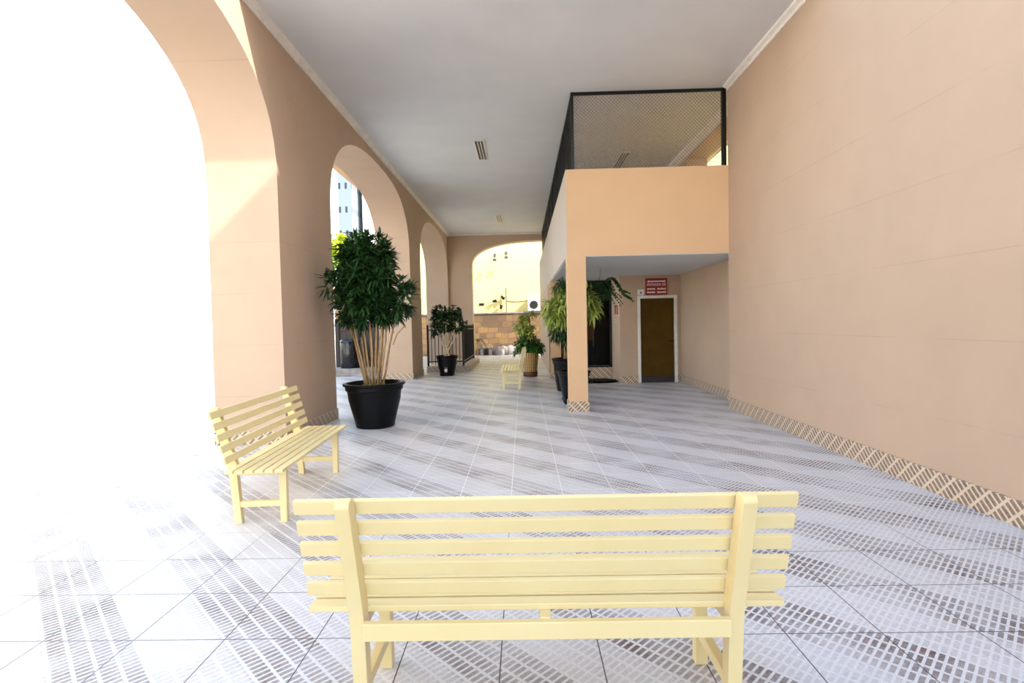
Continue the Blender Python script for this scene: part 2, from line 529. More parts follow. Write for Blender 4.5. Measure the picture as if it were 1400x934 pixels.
# ------------------------------------------------------------------ service door
d = empty('door_1', (3.25, YD, 0))
structure(d, 'plain brown service door in a white frame below the red sign', 'door')
mb = MB()
mb.box(-.475, -.405, -.025, .10, 0, 2.105, .006)
mb.box(.405, .475, -.025, .10, 0, 2.105, .006)
mb.box(-.405, .405, -.025, .10, 2.035, 2.105, .006)
mb.build('door_frame', M['white_paint'], d)['label'] = 'white painted frame'
mb = MB(); mb.box(-.40, .40, .03, .075, .012, 2.03, .004)
dl = mb.build('door_leaf', M['brown_door'], d)
MB().box(-.40, .40, .018, .03, .012, .17, .002).build('kick_plate', M['dark_brown'], dl)['label'] = 'dark brown kick plate'
mb = MB(); mb.tube([(.33, .03, 1.0), (.33, -.03, 1.0)], .013, 10); mb.tube([(.33, -.03, 1.0), (.23, -.03, 1.0)], .010, 10)
mb.build('door_handle', M['dark_brown'], dl, True)
for z in (.3, 1.05, 1.8): MB().tube([(-.402, .02, z - .05), (-.402, .02, z + .05)], .011, 8).build('hinge', M['dark_brown'], dl)

# red sign
sg = empty('entrance_sign', (3.23, YD - .02, 2.315))
tag(sg, 'red sign with white lettering reading ENTRADA DE above the brown door', 'sign')
MB().box(-.26, .26, -.012, .018, -.20, .20, .01).build('sign_board', M['red_sign'], sg)
def text_mesh(name, body, size, mat, parent, loc, sx=1.0, depth=.004):
    cu = bpy.data.curves.new(name, 'FONT'); cu.body = body; cu.size = size; cu.extrude = depth
    cu.align_x = 'CENTER'; cu.align_y = 'CENTER'
    o = bpy.data.objects.new(name + '_tmp', cu); col.objects.link(o)
    dg = bpy.context.evaluated_depsgraph_get()
    me = bpy.data.meshes.new_from_object(o.evaluated_get(dg))
    bpy.data.objects.remove(o)
    R = Matrix.Rotation(pi / 2, 4, 'X')
    me.transform(Matrix.Translation(loc) @ R @ Matrix.Diagonal((sx, 1, 1, 1)))
    me.materials.clear(); me.materials.append(mat)
    r = bpy.data.objects.new(name, me); col.objects.link(r); r.parent = parent
    return r
text_mesh('lettering', 'ENTRADA DE', .092, M['sign_white'], sg, (0, -.014, .045), .80)
mb = MB()      # banner strip with an arrow head at either end
mb.prism([(-.225, .125), (-.18, .155), (-.18, .14), (.18, .14), (.18, .155), (.225, .125), (.18, .095), (.18, .11), (-.18, .11), (-.18, .095)], 'y', -.016, -.010)
mb.build('arrow_banner', M['sign_white'], sg)
rnd = random.Random(4)
for zz in (-.055, -.135):       # two rows of small worn lettering, too small to read
    for a, b in ((-.225, -.035), (.02, .225)):
        mb = MB()
        x = a
        while x < b:
            w = rnd.uniform(.016, .026)
            mb.box(x, min(x + w, b), -.016, -.010, zz - .02, zz + rnd.choice((.012, .02)))
            x += w + .005
        mb.build('small_lettering', M['sign_white'], sg)
pl = empty('wall_plate', (2.86, YD - .012, 2.185))
tag(pl, 'small pale plate left of the red sign above the door frame', 'plate')
MB().box(-.075, .075, -.012, .012, -.065, .065, .004).build('plate', M['white_plastic'], pl)
mb = MB(); mb.prism([(-.03, -.02), (.0, .03), (.03, -.02), (.0, -.035)], 'y', -.018, -.010)
mb.build('emblem', M['grey_plastic'], pl)

# two red upright marks on the return wall, small switch below
nm = empty('number_mark', (2.352, 13.42, 1.80))
tag(nm, 'two red upright strokes on the narrow wall left of the brown door', 'sign')
for yy in (-.14, .14):
    mb = MB()
    mb.box(-.012, .002, yy - .05, yy + .05, -.10, .10)
    mb.box(-.012, .002, yy - .05, yy + .11, .06, .10)
    mb.box(-.012, .002, yy - .08, yy + .08, -.12, -.095)
    mb.build('stroke', M['red_mark'], nm)
sw = empty('wall_switch', (2.352, 13.6, 1.52)); tag(sw, 'small grey wall switch below the two red strokes', 'switch')
swp = MB().box(-.012, .002, -.05, .05, -.035, .035, .003).build('switch_plate', M['white_plastic'], sw)
MB().box(-.018, -.01, -.02, .02, -.02, .02, .002).build('rocker', M['grey_plastic'], swp)
tp = empty('water_tap', (XA - .01, 9.02, .33)); tag(tp, 'small blue tap low at the wall corner under the balcony', 'tap')
mb = MB(); mb.tube([(0, 0, 0), (-.06, 0, 0), (-.085, 0, -.03), (-.085, 0, -.06)], .012, 10); mb.build('spout', M['blue_plastic'], tp, True)
mb = MB(); mb.tube([(-.045, 0, 0), (-.045, 0, .05)], .008, 8); mb.tube([(-.045, -.03, .05), (-.045, .03, .05)], .009, 8); mb.build('tap_handle', M['blue_plastic'], tp, True)

# ------------------------------------------------------------------ lobby glass and the dark lobby behind
g = empty('door_2', (1.70, 14.12, 0))
structure(g, 'dark tinted glass lobby entrance on a tiled sill behind the column', 'door')
MB().box(-.65, .64, -.06, .12, 0, .30, .004).build('sill', M['tile_base'], g)['label'] = 'pale tiled sill'
mb = MB()
for x in (-.65, -.03, .59): mb.box(x, x + .05, -.01, .05, .30, ZB - .02)
mb.box(-.65, .64, -.01, .05, .30, .36); mb.box(-.65, .64, -.01, .05, ZB - .09, ZB - .02)
mb.build('frame', M['black_metal'], g)['label'] = 'black metal frame'
for x in (-.60, .02): MB().box(x, x + .57, .015, .025, .36, ZB - .09).build('pane', M['glass'], g)
mb = MB()
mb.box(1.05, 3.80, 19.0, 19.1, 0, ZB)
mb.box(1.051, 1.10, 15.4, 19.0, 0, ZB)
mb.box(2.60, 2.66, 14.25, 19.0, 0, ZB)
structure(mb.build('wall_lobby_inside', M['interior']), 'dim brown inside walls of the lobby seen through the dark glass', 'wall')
lb = empty('amber_panel', (1.86, 14.6, 0)); tag(lb, 'amber upright panel with a pale edge seen through the lobby glass', 'panel')  # upright amber strip with a pale edge just behind the glass
MB().box(-.13, .05, 0, .03, 1.0, 1.95, .004).build('panel', M['amber_tone'], lb)
MB().box(.05, .075, -.01, .04, .82, 2.0, .003).build('panel_edge', M['white_paint'], lb)
MB().box(-.12, .06, -.05, .10, .0, .82, .006).build('plinth', M['dark_brown'], lb)

# ------------------------------------------------------------------ mesh fence on the balcony
fn = empty('mesh_fence', (0, 0, 0))
tag(fn, 'black framed wire mesh fence on top of the balcony parapet up to the ceiling', 'fence')
fx, fy = .90, 9.05
def net(mb, a, b, z0, z1, f, sp=.052, r=.0022):
    W, H = b - a, z1 - z0
    step = sp * sqrt(2)
    k = -int(H / step) - 1
    while k * step < W:
        s0 = k * step
        t0, t1 = max(0, -s0), min(H, W - s0)
        if t1 - t0 > .01:
            mb.tube([f(a + s0 + t0, z0 + t0), f(a + s0 + t1, z0 + t1)], r, 4, False)
            mb.tube([f(a + s0 + t0, z1 - t0), f(a + s0 + t1, z1 - t1)], r, 4, False)
        k += 1
mb = MB(); net(mb, fx, XR - .01, ZT + .03, HC - .03, lambda u, z: (u, fy, z), .042, .0032); mb.build('wire_mesh', M['wire'], fn, normals=False)
mb = MB(); net(mb, fy, YE - .1, ZT + .03, HC - .03, lambda u, z: (fx, u, z), .07, .004); mb.build('wire_mesh', M['black_metal'], fn, normals=False)
for x, y, w in ((fx, fy, .022), (XR - .035, fy, .034)):
    MB().box(x - w, x + w, y - w, y + w, ZT, HC, .003).build('post', M['black_metal'], fn)
for i in range(1, 8):
    y = fy + i * 1.9
    MB().box(fx - .02, fx + .02, y - .02, y + .02, ZT, HC, .003).build('post', M['black_metal'], fn)
MB().box(fx, XR, fy - .018, fy + .018, HC - .05, HC, .003).build('top_rail', M['black_metal'], fn)
MB().box(fx, XR, fy - .012, fy + .012, ZT, ZT + .025, .003).build('bottom_rail', M['black_metal'], fn)
MB().box(fx - .018, fx + .018, fy, YE - .05, HC - .05, HC, .003).build('top_rail', M['black_metal'], fn)
MB().box(fx - .018, fx + .018, fy, YE - .05, ZT, ZT + .04, .003).build('bottom_rail', M['black_metal'], fn)

# ------------------------------------------------------------------ ceiling vents
def vent():
    r = empty('ceiling_vent')
    mb = MB()
    hw, hl = .105, .66
    mb.box(-hw, -hw + .02, -hl, hl, -.02, .0, .003); mb.box(hw - .02, hw, -hl, hl, -.02, .0, .003)
    mb.box(-hw + .02, hw - .02, -hl, -hl + .03, -.02, 0, .003); mb.box(-hw + .02, hw - .02, hl - .03, hl, -.02, 0, .003)
    mb.build('frame', M['white_paint'], r)
    MB().box(-hw + .02, hw - .02, -hl + .03, hl - .03, -.006, -.001).build('slot', M['black_metal'], r)['label'] = 'dark slot'
    for x in (-.03, .03): MB().box(x - .008, x + .008, -hl + .03, hl - .03, -.018, -.006).build('blade', M['white_paint'], r)
    return r
v0 = vent(); v0.location = (-.83, 11.85, HC); tag(v0, 'white slotted ceiling vent nearest the viewer over the open hall', 'vent', 'ceiling vents')
v1 = copy_tree(v0); v1.location = (-.76, 19.5, HC); tag(v1, 'white slotted ceiling vent farthest away near the end arch', 'vent', 'ceiling vents')
v2 = copy_tree(v0); v2.location = (2.42, 12.9, HC); tag(v2, 'slotted ceiling vent seen through the mesh above the balcony', 'vent', 'ceiling vents')

# ------------------------------------------------------------------ benches (rear at local y=0, sitter faces +y)
def make_bench(mat):
    r = empty('slatted_bench')
    xl = .688
    for s in (-1, 1):
        x0, x1 = s * xl - .026, s * xl + .026
        mb = MB()
        mb.prism([(.035, 0), (.005, .40), (-.005, .46), (-.125, .885), (-.118, .905), (-.085, .912), (-.062, .90), (.068, .455), (.066, .39), (.090, 0)], 'x', x0, x1, .004)
        mb.build('back_post', mat, r)
        mb = MB(); mb.prism([(.385, 0), (.38, .435), (.44, .435), (.435, 0)], 'x', x0, x1, .004); mb.build('front_leg', mat, r)
        MB().box(s * xl - .02, s * xl + .02, .055, .39, .125, .17, .004).build('stretcher', mat, r)
        MB().box(s * xl - .022, s * xl + .022, .06, .385, .375, .434, .004).build('seat_rail', mat, r)
    a = math.atan2(.12, .45)
    for k in range(5):                                     # back slats
        zc = .866 - .0845 * k
        yc = -.085 + (.88 - zc) * .277 + .045
        Mx = Matrix.Translation((0, yc, zc)) @ Matrix.Rotation(a, 4, 'X')
        MB().box(-.885, .885, -.010, .010, -.0275, .0275, .003, Mx).build('back_slat', mat, r)
    for k in range(6):                                     # seat slats
        yc = .085 + .0735 * k
        MB().box(-.885, .885, yc - .029, yc + .029, .434, .457, .003).build('seat_slat', mat, r)
    MB().box(-.661, .661, -.022, .006, .366, .430, .003).build('rear_rail', mat, r)
    MB().box(-.02, .02, .004, .44, .405, .434, .003).build('seat_brace', mat, r)
    return r
b0 = make_bench(M['cream'])
b0.location = (.061, 1.90, 0); b0.rotation_euler.z = radians(.25)
tag(b0, 'cream slatted bench in the foreground seen from behind', 'bench', 'cream slatted benches')
b1 = copy_tree(b0); b1.location = (-2.335, 4.75, 0); b1.rotation_euler.z = radians(-86.6)
tag(b1, 'cream slatted bench standing against the left arcade pier facing right', 'bench', 'cream slatted benches')
b2 = copy_tree(b0); b2.location = (-.045, 12.84, 0); b2.rotation_euler.z = radians(90)
tag(b2, 'distant cream bench seen end on beside the woven basket planter', 'bench', 'cream slatted benches')

# ------------------------------------------------------------------ plants
def rosettes(mb, rnd, blobs, n, nleaf, L, w, spread=1.1, droop=.3, shell=.55, upbias=.35):
    vol = [b[1][0] * b[1][1] * b[1][2] for b in blobs]
    tot = sum(vol)
    for b, vv in zip(blobs, vol):
        c, rad = b[0], b[1]
        for _ in range(max(3, int(n * vv / tot))):
            while True:
                q = Vector((rnd.uniform(-1, 1), rnd.uniform(-1, 1), rnd.uniform(-1, 1)))
                if shell < q.length < 1: break
            p = Vector((c[0] + q.x * rad[0], c[1] + q.y * rad[1], c[2] + q.z * rad[2]))
            ax = (q + Vector((0, 0, upbias)) + Vector((rnd.uniform(-.4, .4), rnd.uniform(-.4, .4), rnd.uniform(-.3, .3)))).normalized()
            o1 = ax.orthogonal().normalized(); o2 = ax.cross(o1)
            for i in range(nleaf):
                ph = 2.4 * i + rnd.uniform(-.3, .3)
                sp = spread * rnd.uniform(.5, 1.15)
                dd = ax * cos(sp) + (o1 * cos(ph) + o2 * sin(ph)) * sin(sp)
                mb.leaf(p - ax * rnd.uniform(0, .09), dd, L * rnd.uniform(.7, 1.15), w * rnd.uniform(.8, 1.15), droop * rnd.uniform(.3, 1.4), rnd.uniform(-.5, .5))

def stems(mb, rnd, n, base_r, z0, tips, r0, r1, sub=5):
    for i in range(n):
        ang = 2 * pi * i / n + rnd.uniform(-.3, .3)
        rr = base_r * sqrt(rnd.uniform(.1, 1))
        a = Vector((rr * cos(ang), rr * sin(ang), z0))
        b = Vector(tips[i % len(tips)])
        mid = a.lerp(b, .5) + Vector((rnd.uniform(-.06, .06), rnd.uniform(-.06, .06), rnd.uniform(-.05, .1)))
        pts = []
        for k in range(sub + 1):
            t = k / sub
            p = a * (1 - t) ** 2 + mid * 2 * t * (1 - t) + b * t * t
            p += Vector((rnd.uniform(-.012, .012), rnd.uniform(-.012, .012), 0)) * (k not in (0, sub))
            pts.append(p)
        mb.tube(pts, [r0 + (r1 - r0) * k / sub for k in range(sub + 1)], 7)

def rim_pot(r, R, H, rb, mat, feet=False, relief=False, square=False):
    """black pot: stepped rim, tapering body"""
    prof = [(rb * .93, 0), (rb, .015), (rb * 1.02, .06), (rb + (R - rb) * .55, H * .62), (R * .86, H * .80), (R * .875, H * .835), (R * .92, H * .845), (R * .93, H * .93), (R * .99, H * .945), (R, H * .96), (R, H * .985), (R * .97, H), (R * .90, H), (R * .88, H * .97), (R * .86, H * .86)]
    o = MB().lathe(prof, 48, cap1=False).build('pot', mat, r)
    smooth_angle(o, 28)
    MB().lathe([(.01, H * .885), (R * .5, H * .90), (R * .865, H * .885)], 40, cap0=True, cap1=False).build('soil', M['soil'], r)
    if feet:
        for k in range(4):
            a = pi / 4 + k * pi / 2
            mb = MB(); mb.tube([(rb * 1.08 * cos(a), rb * 1.08 * sin(a), H * .22), (rb * 1.2 * cos(a), rb * 1.2 * sin(a), H * .1), (rb * 1.1 * cos(a), rb * 1.1 * sin(a), .0)], [.02, .05, .035], 10)
            mb.build('foot', mat, r, True)
    return o

# --- large oleander-like shrub in the big black pot
p = empty('potted_shrub', (-2.25, 7.98, 0))
tag(p, 'large bushy shrub with bare tan stems in a big black pot by the first arch', 'potted plant', 'potted plants along the hall')
rim_pot(p, .46, .665, .285, M['black_pot'])
rnd = random.Random(11)
mb = MB()
for i in range(60):
    a, rr = rnd.uniform(-2.9, -.4), rnd.uniform(.12, .36)
    mb.blob((rr * cos(a) - .05, rr * sin(a), .605 + rnd.uniform(0, .012)), rnd.uniform(.015, .03), 1, (1, 1, .6))
mb.build('pebbles', M['pebble'], p)['kind'] = 'stuff'
mb = MB()
for i in range(50):
    a, rr = rnd.uniform(0, 2 * pi), rnd.uniform(.05, .22)
    mb.leaf((rr * cos(a), rr * sin(a) - .08, .59), (rnd.uniform(-.5, .5), rnd.uniform(-.6, .2), .9), rnd.uniform(.05, .11), .016, .2)
mb.build('ground_sprouts', M['leaf_yellow'], p)['kind'] = 'stuff'
tips = [(.22, .05, 1.75), (.34, .1, 1.70), (.12, .15, 1.9), (.02, .12, 1.9), (-.10, .1, 1.85), (-.22, .1, 1.8), (-.38, .05, 1.65), (-.30, -.1, 1.75), (-.14, -.12, 1.8), (-.03, -.14, 1.8), (.08, -.12, 1.8), (.18, -.1, 1.7), (.42, -.05, 1.75)]
mb = MB(); stems(mb, rnd, 12, .12, .58, tips, .018, .012)
mb.tube([(.30, 0, 1.22), (.36, .02, 1.38), (.50, .0, 1.52)], [.012, .010, .008], 6)
mb.tube([(-.30, 0, 1.35), (-.42, .0, 1.7), (-.52, 0, 2.1)], [.012, .010, .008], 6)
mb.build('stem', M['stem'], p, True)
blobs = [((-.12, 0, 1.88), (.46, .40, .38)), ((-.08, 0, 2.28), (.46, .38, .42)), ((-.08, 0, 2.64), (.44, .34, .28)), ((-.56, 0, 2.16), (.18, .2, .20)), ((.44, -.02, 1.92), (.22, .24, .36)), ((.20, 0, 1.74), (.24, .24, .20)), ((-.22, 0, 1.64), (.28, .26, .14))]
mb = MB(); rosettes(mb, rnd, blobs, 480, 12, .19, .036, 1.0, .3, .25)
mb.build('foliage', M['leaf_dark'], p, normals=False)

# --- ficus in a black pot at the railing
p = empty('potted_ficus', (-2.27, 15.85, 0))
tag(p, 'round topped ficus on pale stems in a black pot before the black railing', 'potted plant', 'potted plants along the hall')
rim_pot(p, .34, .60, .21, M['black_pot'])
mb = MB()
mb.blob((0, -.265, .17), .05, 2, (1, .5, 1.2)); mb.blob((-.02, -.24, .27), .025, 1); mb.blob((.03, -.24, .25), .02, 1)
mb.build('relief_ornament', M['gold_white'], p, True)
for k in range(4):
    a = pi / 4 + k * pi / 2
    mb = MB(); mb.tube([(.2 * cos(a), .2 * sin(a), .10), (.23 * cos(a), .23 * sin(a), .04), (.22 * cos(a), .22 * sin(a), 0)], [.02, .04, .03], 8); mb.build('foot', M['black_pot'], p, True)
rnd = random.Random(5)
tips = [(-.28, 0, 1.35), (-.16, .1, 1.5), (0, -.05, 1.5), (.12, .08, 1.5), (.26, 0, 1.4), (.36, .05, 1.3), (-.05, .1, 1.6)]
mb = MB(); stems(mb, rnd, 9, .10, .52, tips, .030, .016); mb.build('stem', M['stem_pale'], p, True)
blobs = [((-.08, 0, 1.62), (.42, .38, .34)), ((.20, 0, 1.80), (.34, .34, .26)), ((-.18, 0, 1.88), (.28, .3, .24)), ((.40, 0, 1.45), (.26, .26, .20)), ((-.3, 0, 1.35), (.2, .22, .18))]
mb = MB(); rosettes(mb, rnd, blobs, 190, 10, .12, .055, 1.15, .3, .2); mb.build('foliage', M['leaf_ficus'], p, normals=False)

# --- basket planter behind the far bench
p = empty('basket_planter', (.19, 15.0, 0))
tag(p, 'leafy two tier plant in a woven cane basket behind the distant bench', 'potted plant', 'potted plants along the hall')
mb = MB(); mb.lathe([(.165, .0), (.175, .02), (.195, .2), (.225, .5), (.245, .66), (.25, .68), (.225, .68), (.215, .6)], 40, cap1=False)
o = mb.build('basket', M['weave'], p); smooth_angle(o, 40)
mb = MB(); mb.lathe([(.185, .015), (.20, .02), (.206, .15), (.195, .155)], 40, cap0=False, cap1=False); mb.build('base_band', M['brown_band'], p, True)
MB().lathe([(.01, .62), (.215, .61)], 30, cap1=False).build('soil', M['soil'], p)
rnd = random.Random(8)
mb = MB(); stems(mb, rnd, 6, .08, .6, [(-.1, 0, 1.3), (.02, 0, 1.5), (.1, .05, 1.2), (-.15, 0, 1.55), (.0, .1, 1.7), (.12, 0, 1.0)], .016, .01); mb.build('stem', M['stem'], p, True)
blobs = [((-.06, 0, .95), (.40, .34, .30)), ((.10, 0, .88), (.36, .3, .30)), ((-.12, 0, .72), (.34, .26, .16))]
mb = MB(); rosettes(mb, rnd, blobs, 120, 10, .15, .05, 1.1, .4, .2); mb.build('foliage', M['leaf_mid'], p, normals=False)['label'] = 'lower dark green leaves'
blobs = [((-.14, 0, 1.50), (.30, .28, .30)), ((.02, 0, 1.72), (.18, .2, .14)), ((.0, 0, 1.30), (.26, .24, .2))]
mb = MB(); rosettes(mb, rnd, blobs, 80, 10, .14, .04, 1.1, .4, .2); mb.build('foliage', M['leaf_yellow'], p, normals=False)['label'] = 'upper yellow green leaves'

# --- bush in the footed black pot behind the near column
p = empty('potted_bush', (.935, 9.95, 0))
tag(p, 'yellow green weeping bush in a footed black pot half hidden by the near column', 'potted plant', 'potted plants along the hall')
rim_pot(p, .32, .60, .20, M['black_pot'], feet=True)
rnd = random.Random(21)
mb = MB(); stems(mb, rnd, 7, .09, .52, [(-.2, 0, 1.5), (-.12, 0, 1.7), (0, 0, 1.8), (.1, 0, 1.6), (.2, 0, 1.75), (-.28, 0, 1.4), (.05, .1, 1.9)], .018, .01); mb.build('stem', M['stem'], p, True)
blobs = [((-.28, 0, 1.72), (.28, .30, .34)), ((.28, 0, 1.78), (.22, .28, .28)), ((.0, 0, 2.0), (.40, .32, .26))]
mb = MB(); rosettes(mb, rnd, blobs, 170, 10, .19, .040, 1.2, .5, .2, 0.15); mb.build('foliage', M['leaf_yellow'], p, normals=False)['label'] = 'yellow green leaves'
blobs = [((-.22, .02, 1.35), (.22, .22, .20)), ((.3, 0, 2.1), (.22, .22, .18)), ((-.1, 0, 2.2), (.3, .25, .12))]
mb = MB(); rosettes(mb, rnd, blobs, 100, 10, .16, .028, 1.2, .6, .2, 0.0); mb.build('foliage', M['leaf_dark'], p, normals=False)['label'] = 'dark green leaves'

# --- second black pot, behind the footed one
p = empty('black_planter', (.93, 11.75, 0))
tag(p, 'second black planter with wide rim standing behind the footed black pot', 'planter', 'potted plants along the hall')
rim_pot(p, .31, .72, .20, M['black_pot'])
rnd = random.Random(31)
mb = MB(); stems(mb, rnd, 5, .06, .62, [(-.08, 0, 1.5), (.1, 0, 1.6), (.02, 0, 1.8), (-.02, .1, 1.4), (.15, .05, 1.7)], .016, .01); mb.build('stem', M['stem'], p, True)
blobs = [((-.05, 0, 1.75), (.30, .28, .32)), ((.1, 0, 2.05), (.3, .28, .25))]
mb = MB(); rosettes(mb, rnd, blobs, 80, 10, .15, .03, 1.2, .6, .2); mb.build('foliage', M['leaf_fern'], p, normals=False)

# --- hanging fern below the balcony
p = empty('hanging_plant', (1.62, 11.0, ZB - .012))
tag(p, 'dark green fern hanging on a wire below the balcony before the lobby glass', 'hanging plant')
mb = MB(); mb.tube([(0, 0, 0), (-.02, 0, -.16)], .004, 6)
for a in (0, 2.1, 4.2): mb.tube([(-.02, 0, -.16), (.12 * cos(a), .12 * sin(a), -.40)], .003, 5)
mb.build('wire_hanger', M['black_metal'], p)
mb = MB(); mb.lathe([(.07, -.54), (.09, -.53), (.125, -.41), (.13, -.40), (.115, -.40), (.10, -.44)], 24, cap1=True); mb.build('pot', M['black_pot'], p, True)
rnd = random.Random(14)
mb = MB()
def frond(mb, a, length, rise, drop, w=.022, L=.09, base=(0, 0, -.40)):
    pts = []
    for k in range(13):
        t = k / 12
        pts.append(Vector((base[0] + cos(a) * length * t, base[1] + sin(a) * length * t * .8, base[2] + rise * sin(pi * min(t * 1.3, 1)) - drop * t * t)))
    mb.tube(pts[::3], .003, 4, False)
    for k in range(1, 13):
        d = (pts[k] - pts[k - 1]).normalized(); s = d.cross(Vector((0, 0, 1))).normalized()
        for sg_ in (-1, 1):
            mb.leaf(pts[k], s * sg_ + d * .6, L * (1 - .4 * k / 13), w, .3)
for i in range(34):
    frond(mb, rnd.uniform(0, 2 * pi), rnd.uniform(.2, .50), rnd.uniform(.03, .16), rnd.uniform(.05, .36))
frond(mb, -.05, .55, .20, .10, .045, .13); frond(mb, -.30, .62, .22, .26, .05, .14); frond(mb, -.15, .58, .24, .20, .05, .14); frond(mb, .05, .5, .22, .06, .045, .12)
mb.build('foliage', M['leaf_fern'], p, normals=False)

# --- low dark plants in front of the lobby glass
p = empty('low_strap_plant', (1.83, 13.3, 0))
tag(p, 'low dark clump of strap leaves on the floor before the lobby glass', 'plant')
MB().lathe([(.42, 0), (.44, .01), (.40, .06), (.36, .06)], 28).build('tray', M['black_pot'], p).scale = (1.15, .7, 1)
rnd = random.Random(9)
mb = MB()
for i in range(150):
    a = rnd.uniform(0, 2 * pi); rr = rnd.uniform(0, .42)
    mb.leaf((rr * cos(a) * 1.1, rr * sin(a) * .6, .05), (cos(a) * .9, sin(a) * .5, rnd.uniform(.1, .8)), rnd.uniform(.12, .24), .03, .8)
mb.build('foliage', M['leaf_dry'], p, normals=False)

# --- small sprays by the far stone wall
def spray(loc, label, seed, h, n, mat):
    p = empty('small_palm', loc); tag(p, label, 'plant')
    rnd = random.Random(seed)
    mb = MB(); mb.tube([(0, 0, 0), (.02, 0, h * .5), (0, 0, h * .72)], .02, 7); mb.build('stem', M['stem'], p)
    mb = MB()
    for i in range(n): frond(mb, rnd.uniform(0, 2 * pi), rnd.uniform(.3, .5), .12, rnd.uniform(.1, .4), .03, .13, (0, 0, h * .72))
    mb.build('foliage', mat, p, normals=False)
spray((-2.10, 24.6, 0), 'small dark palm behind the black railing by the stone wall', 3, 1.0, 9, M['leaf_dark'])
spray((.42, 18.2, 0), 'thin dark potted sprig to the right of the basket planter', 6, .95, 7, M['leaf_fern'])

# ------------------------------------------------------------------ railing on a tiled plinth
structure(MB().prism([(XL + .02, 16.95), (-1.72, 16.95), (-1.72, 20.9), (XL + .02, 20.9)], 'z', 0, .19, .006).build('plinth', M['tile_base']), 'low tiled plinth carrying the black railing', 'plinth')
rl = empty('railing', (0, 0, .19))
tag(rl, 'black iron railing round a corner on the tiled plinth under the second arch', 'railing')
ya, yb, xa, xb = 17.1, 20.65, XL + .05, -1.92
mb = MB()
for x, y in ((xa, ya), (xb, ya), (xb, yb)):
    MB().box(x - .03, x + .03, y - .03, y + .03, 0, 1.33, .004).build('post', M['black_metal'], rl)
for z in (.12, 1.14, ):
    MB().box(xa, xb, ya - .018, ya + .018, z, z + .04, .003).build('rail', M['black_metal'], rl)
    MB().box(xb - .018, xb + .018, ya, yb, z, z + .04, .003).build('rail', M['black_metal'], rl)
MB().box(xb - .03, xb + .03, ya, yb, 1.27, 1.31, .004).build('handrail', M['black_metal'], rl)
n = 9
for i in range(1, n + 1):
    x = xa + (xb - xa) * i / (n + 1)
    mb = MB(); mb.tube([(x, ya, .05), (x, ya, 1.27), (x, ya, 1.31)], [.012, .012, .003], 8); mb.build('bar', M['black_metal'], rl)
n = 30
for i in range(1, n + 1):
    y = ya + (yb - ya) * i / (n + 1)
    mb = MB(); mb.tube([(xb, y, .05), (xb, y, 1.27)], .012, 8); mb.build('bar', M['black_metal'], rl)

# ------------------------------------------------------------------ yard beyond the end arch
WY = 26.1
mb = MB(); mb.box(-7.0, 9.0, WY + .10, WY + .5, 0, 11.0)
structure(mb.build('wall_yard', M['yellow']), 'pale yellow rendered wall filling the end arch in the sun', 'wall')
mb = MB(); mb.box(-7.0, 9.0, WY - .10, WY + .10, 0, 2.0)
st = mb.build('wall_stone', M['stone']); structure(st, 'tan stone block wall along the foot of the yellow wall', 'wall')
MB().box(-7.0, 9.0, WY - .14, WY + .10, 2.0, 2.07, .006).build('coping', M['grey_stone'], st)['label'] = 'thin grey coping'
rk = empty('stone_ledge', (-.9, WY - .35, 0)); tag(rk, 'low grey stone ledge at the foot of the tan stone wall', 'ledge')
rnd = random.Random(2)
mb = MB(); mb.box(-1.2, -.55, -.22, .22, .33, .42, .02); mb.box(-1.15, -1.0, -.18, .2, 0, .33, .01); mb.box(-.75, -.6, -.18, .2, 0, .33, .01); mb.build('slab', M['grey_stone'], rk)
for i in range(9):
    x = -.4 + i * .17
    mb = MB(); mb.blob((x, rnd.uniform(-.05, .1), .12 + .1 * sin(i * .5)), .2, 2, (rnd.uniform(.8, 1.2), .7, rnd.uniform(.9, 1.5)))
    mb.build('boulder', M['grey_stone'], rk)

ac = empty('air_conditioner', (.64, WY + .08, 2.07)); tag(ac, 'white air conditioner outdoor unit high on the yellow wall', 'air conditioner')
MB().box(-.37, .37, -.30, .02, .02, .62, .015).build('casing', M['white_plastic'], ac)
mb = MB(); mb.lathe([(.205, 0), (.205, .012), (.19, .018), (.18, .006)], 36, cap0=True, cap1=False)
o = mb.build('fan_ring', M['fan_grey'], ac, True); o.rotation_euler = (pi / 2, 0, 0); o.location = (-.07, -.30, .32)
mb = MB()
for rr in (.04, .08, .12, .16): mb.tube([(rr * cos(2 * pi * k / 24), rr * sin(2 * pi * k / 24), .02) for k in range(25)], .004, 5, False)
for k in range(12): mb.tube([(.03 * cos(k * pi / 6), .03 * sin(k * pi / 6), .02), (.185 * cos(k * pi / 6), .185 * sin(k * pi / 6), .02)], .004, 5)
o = mb.build('fan_grille', M['grey_plastic'], ac); o.rotation_euler = (pi / 2, 0, 0); o.location = (-.07, -.302, .32)
for x in (-.28, .28): MB().box(x - .02, x + .02, -.30, .02, -.01, .02).build('bracket', M['grey_plastic'], ac)

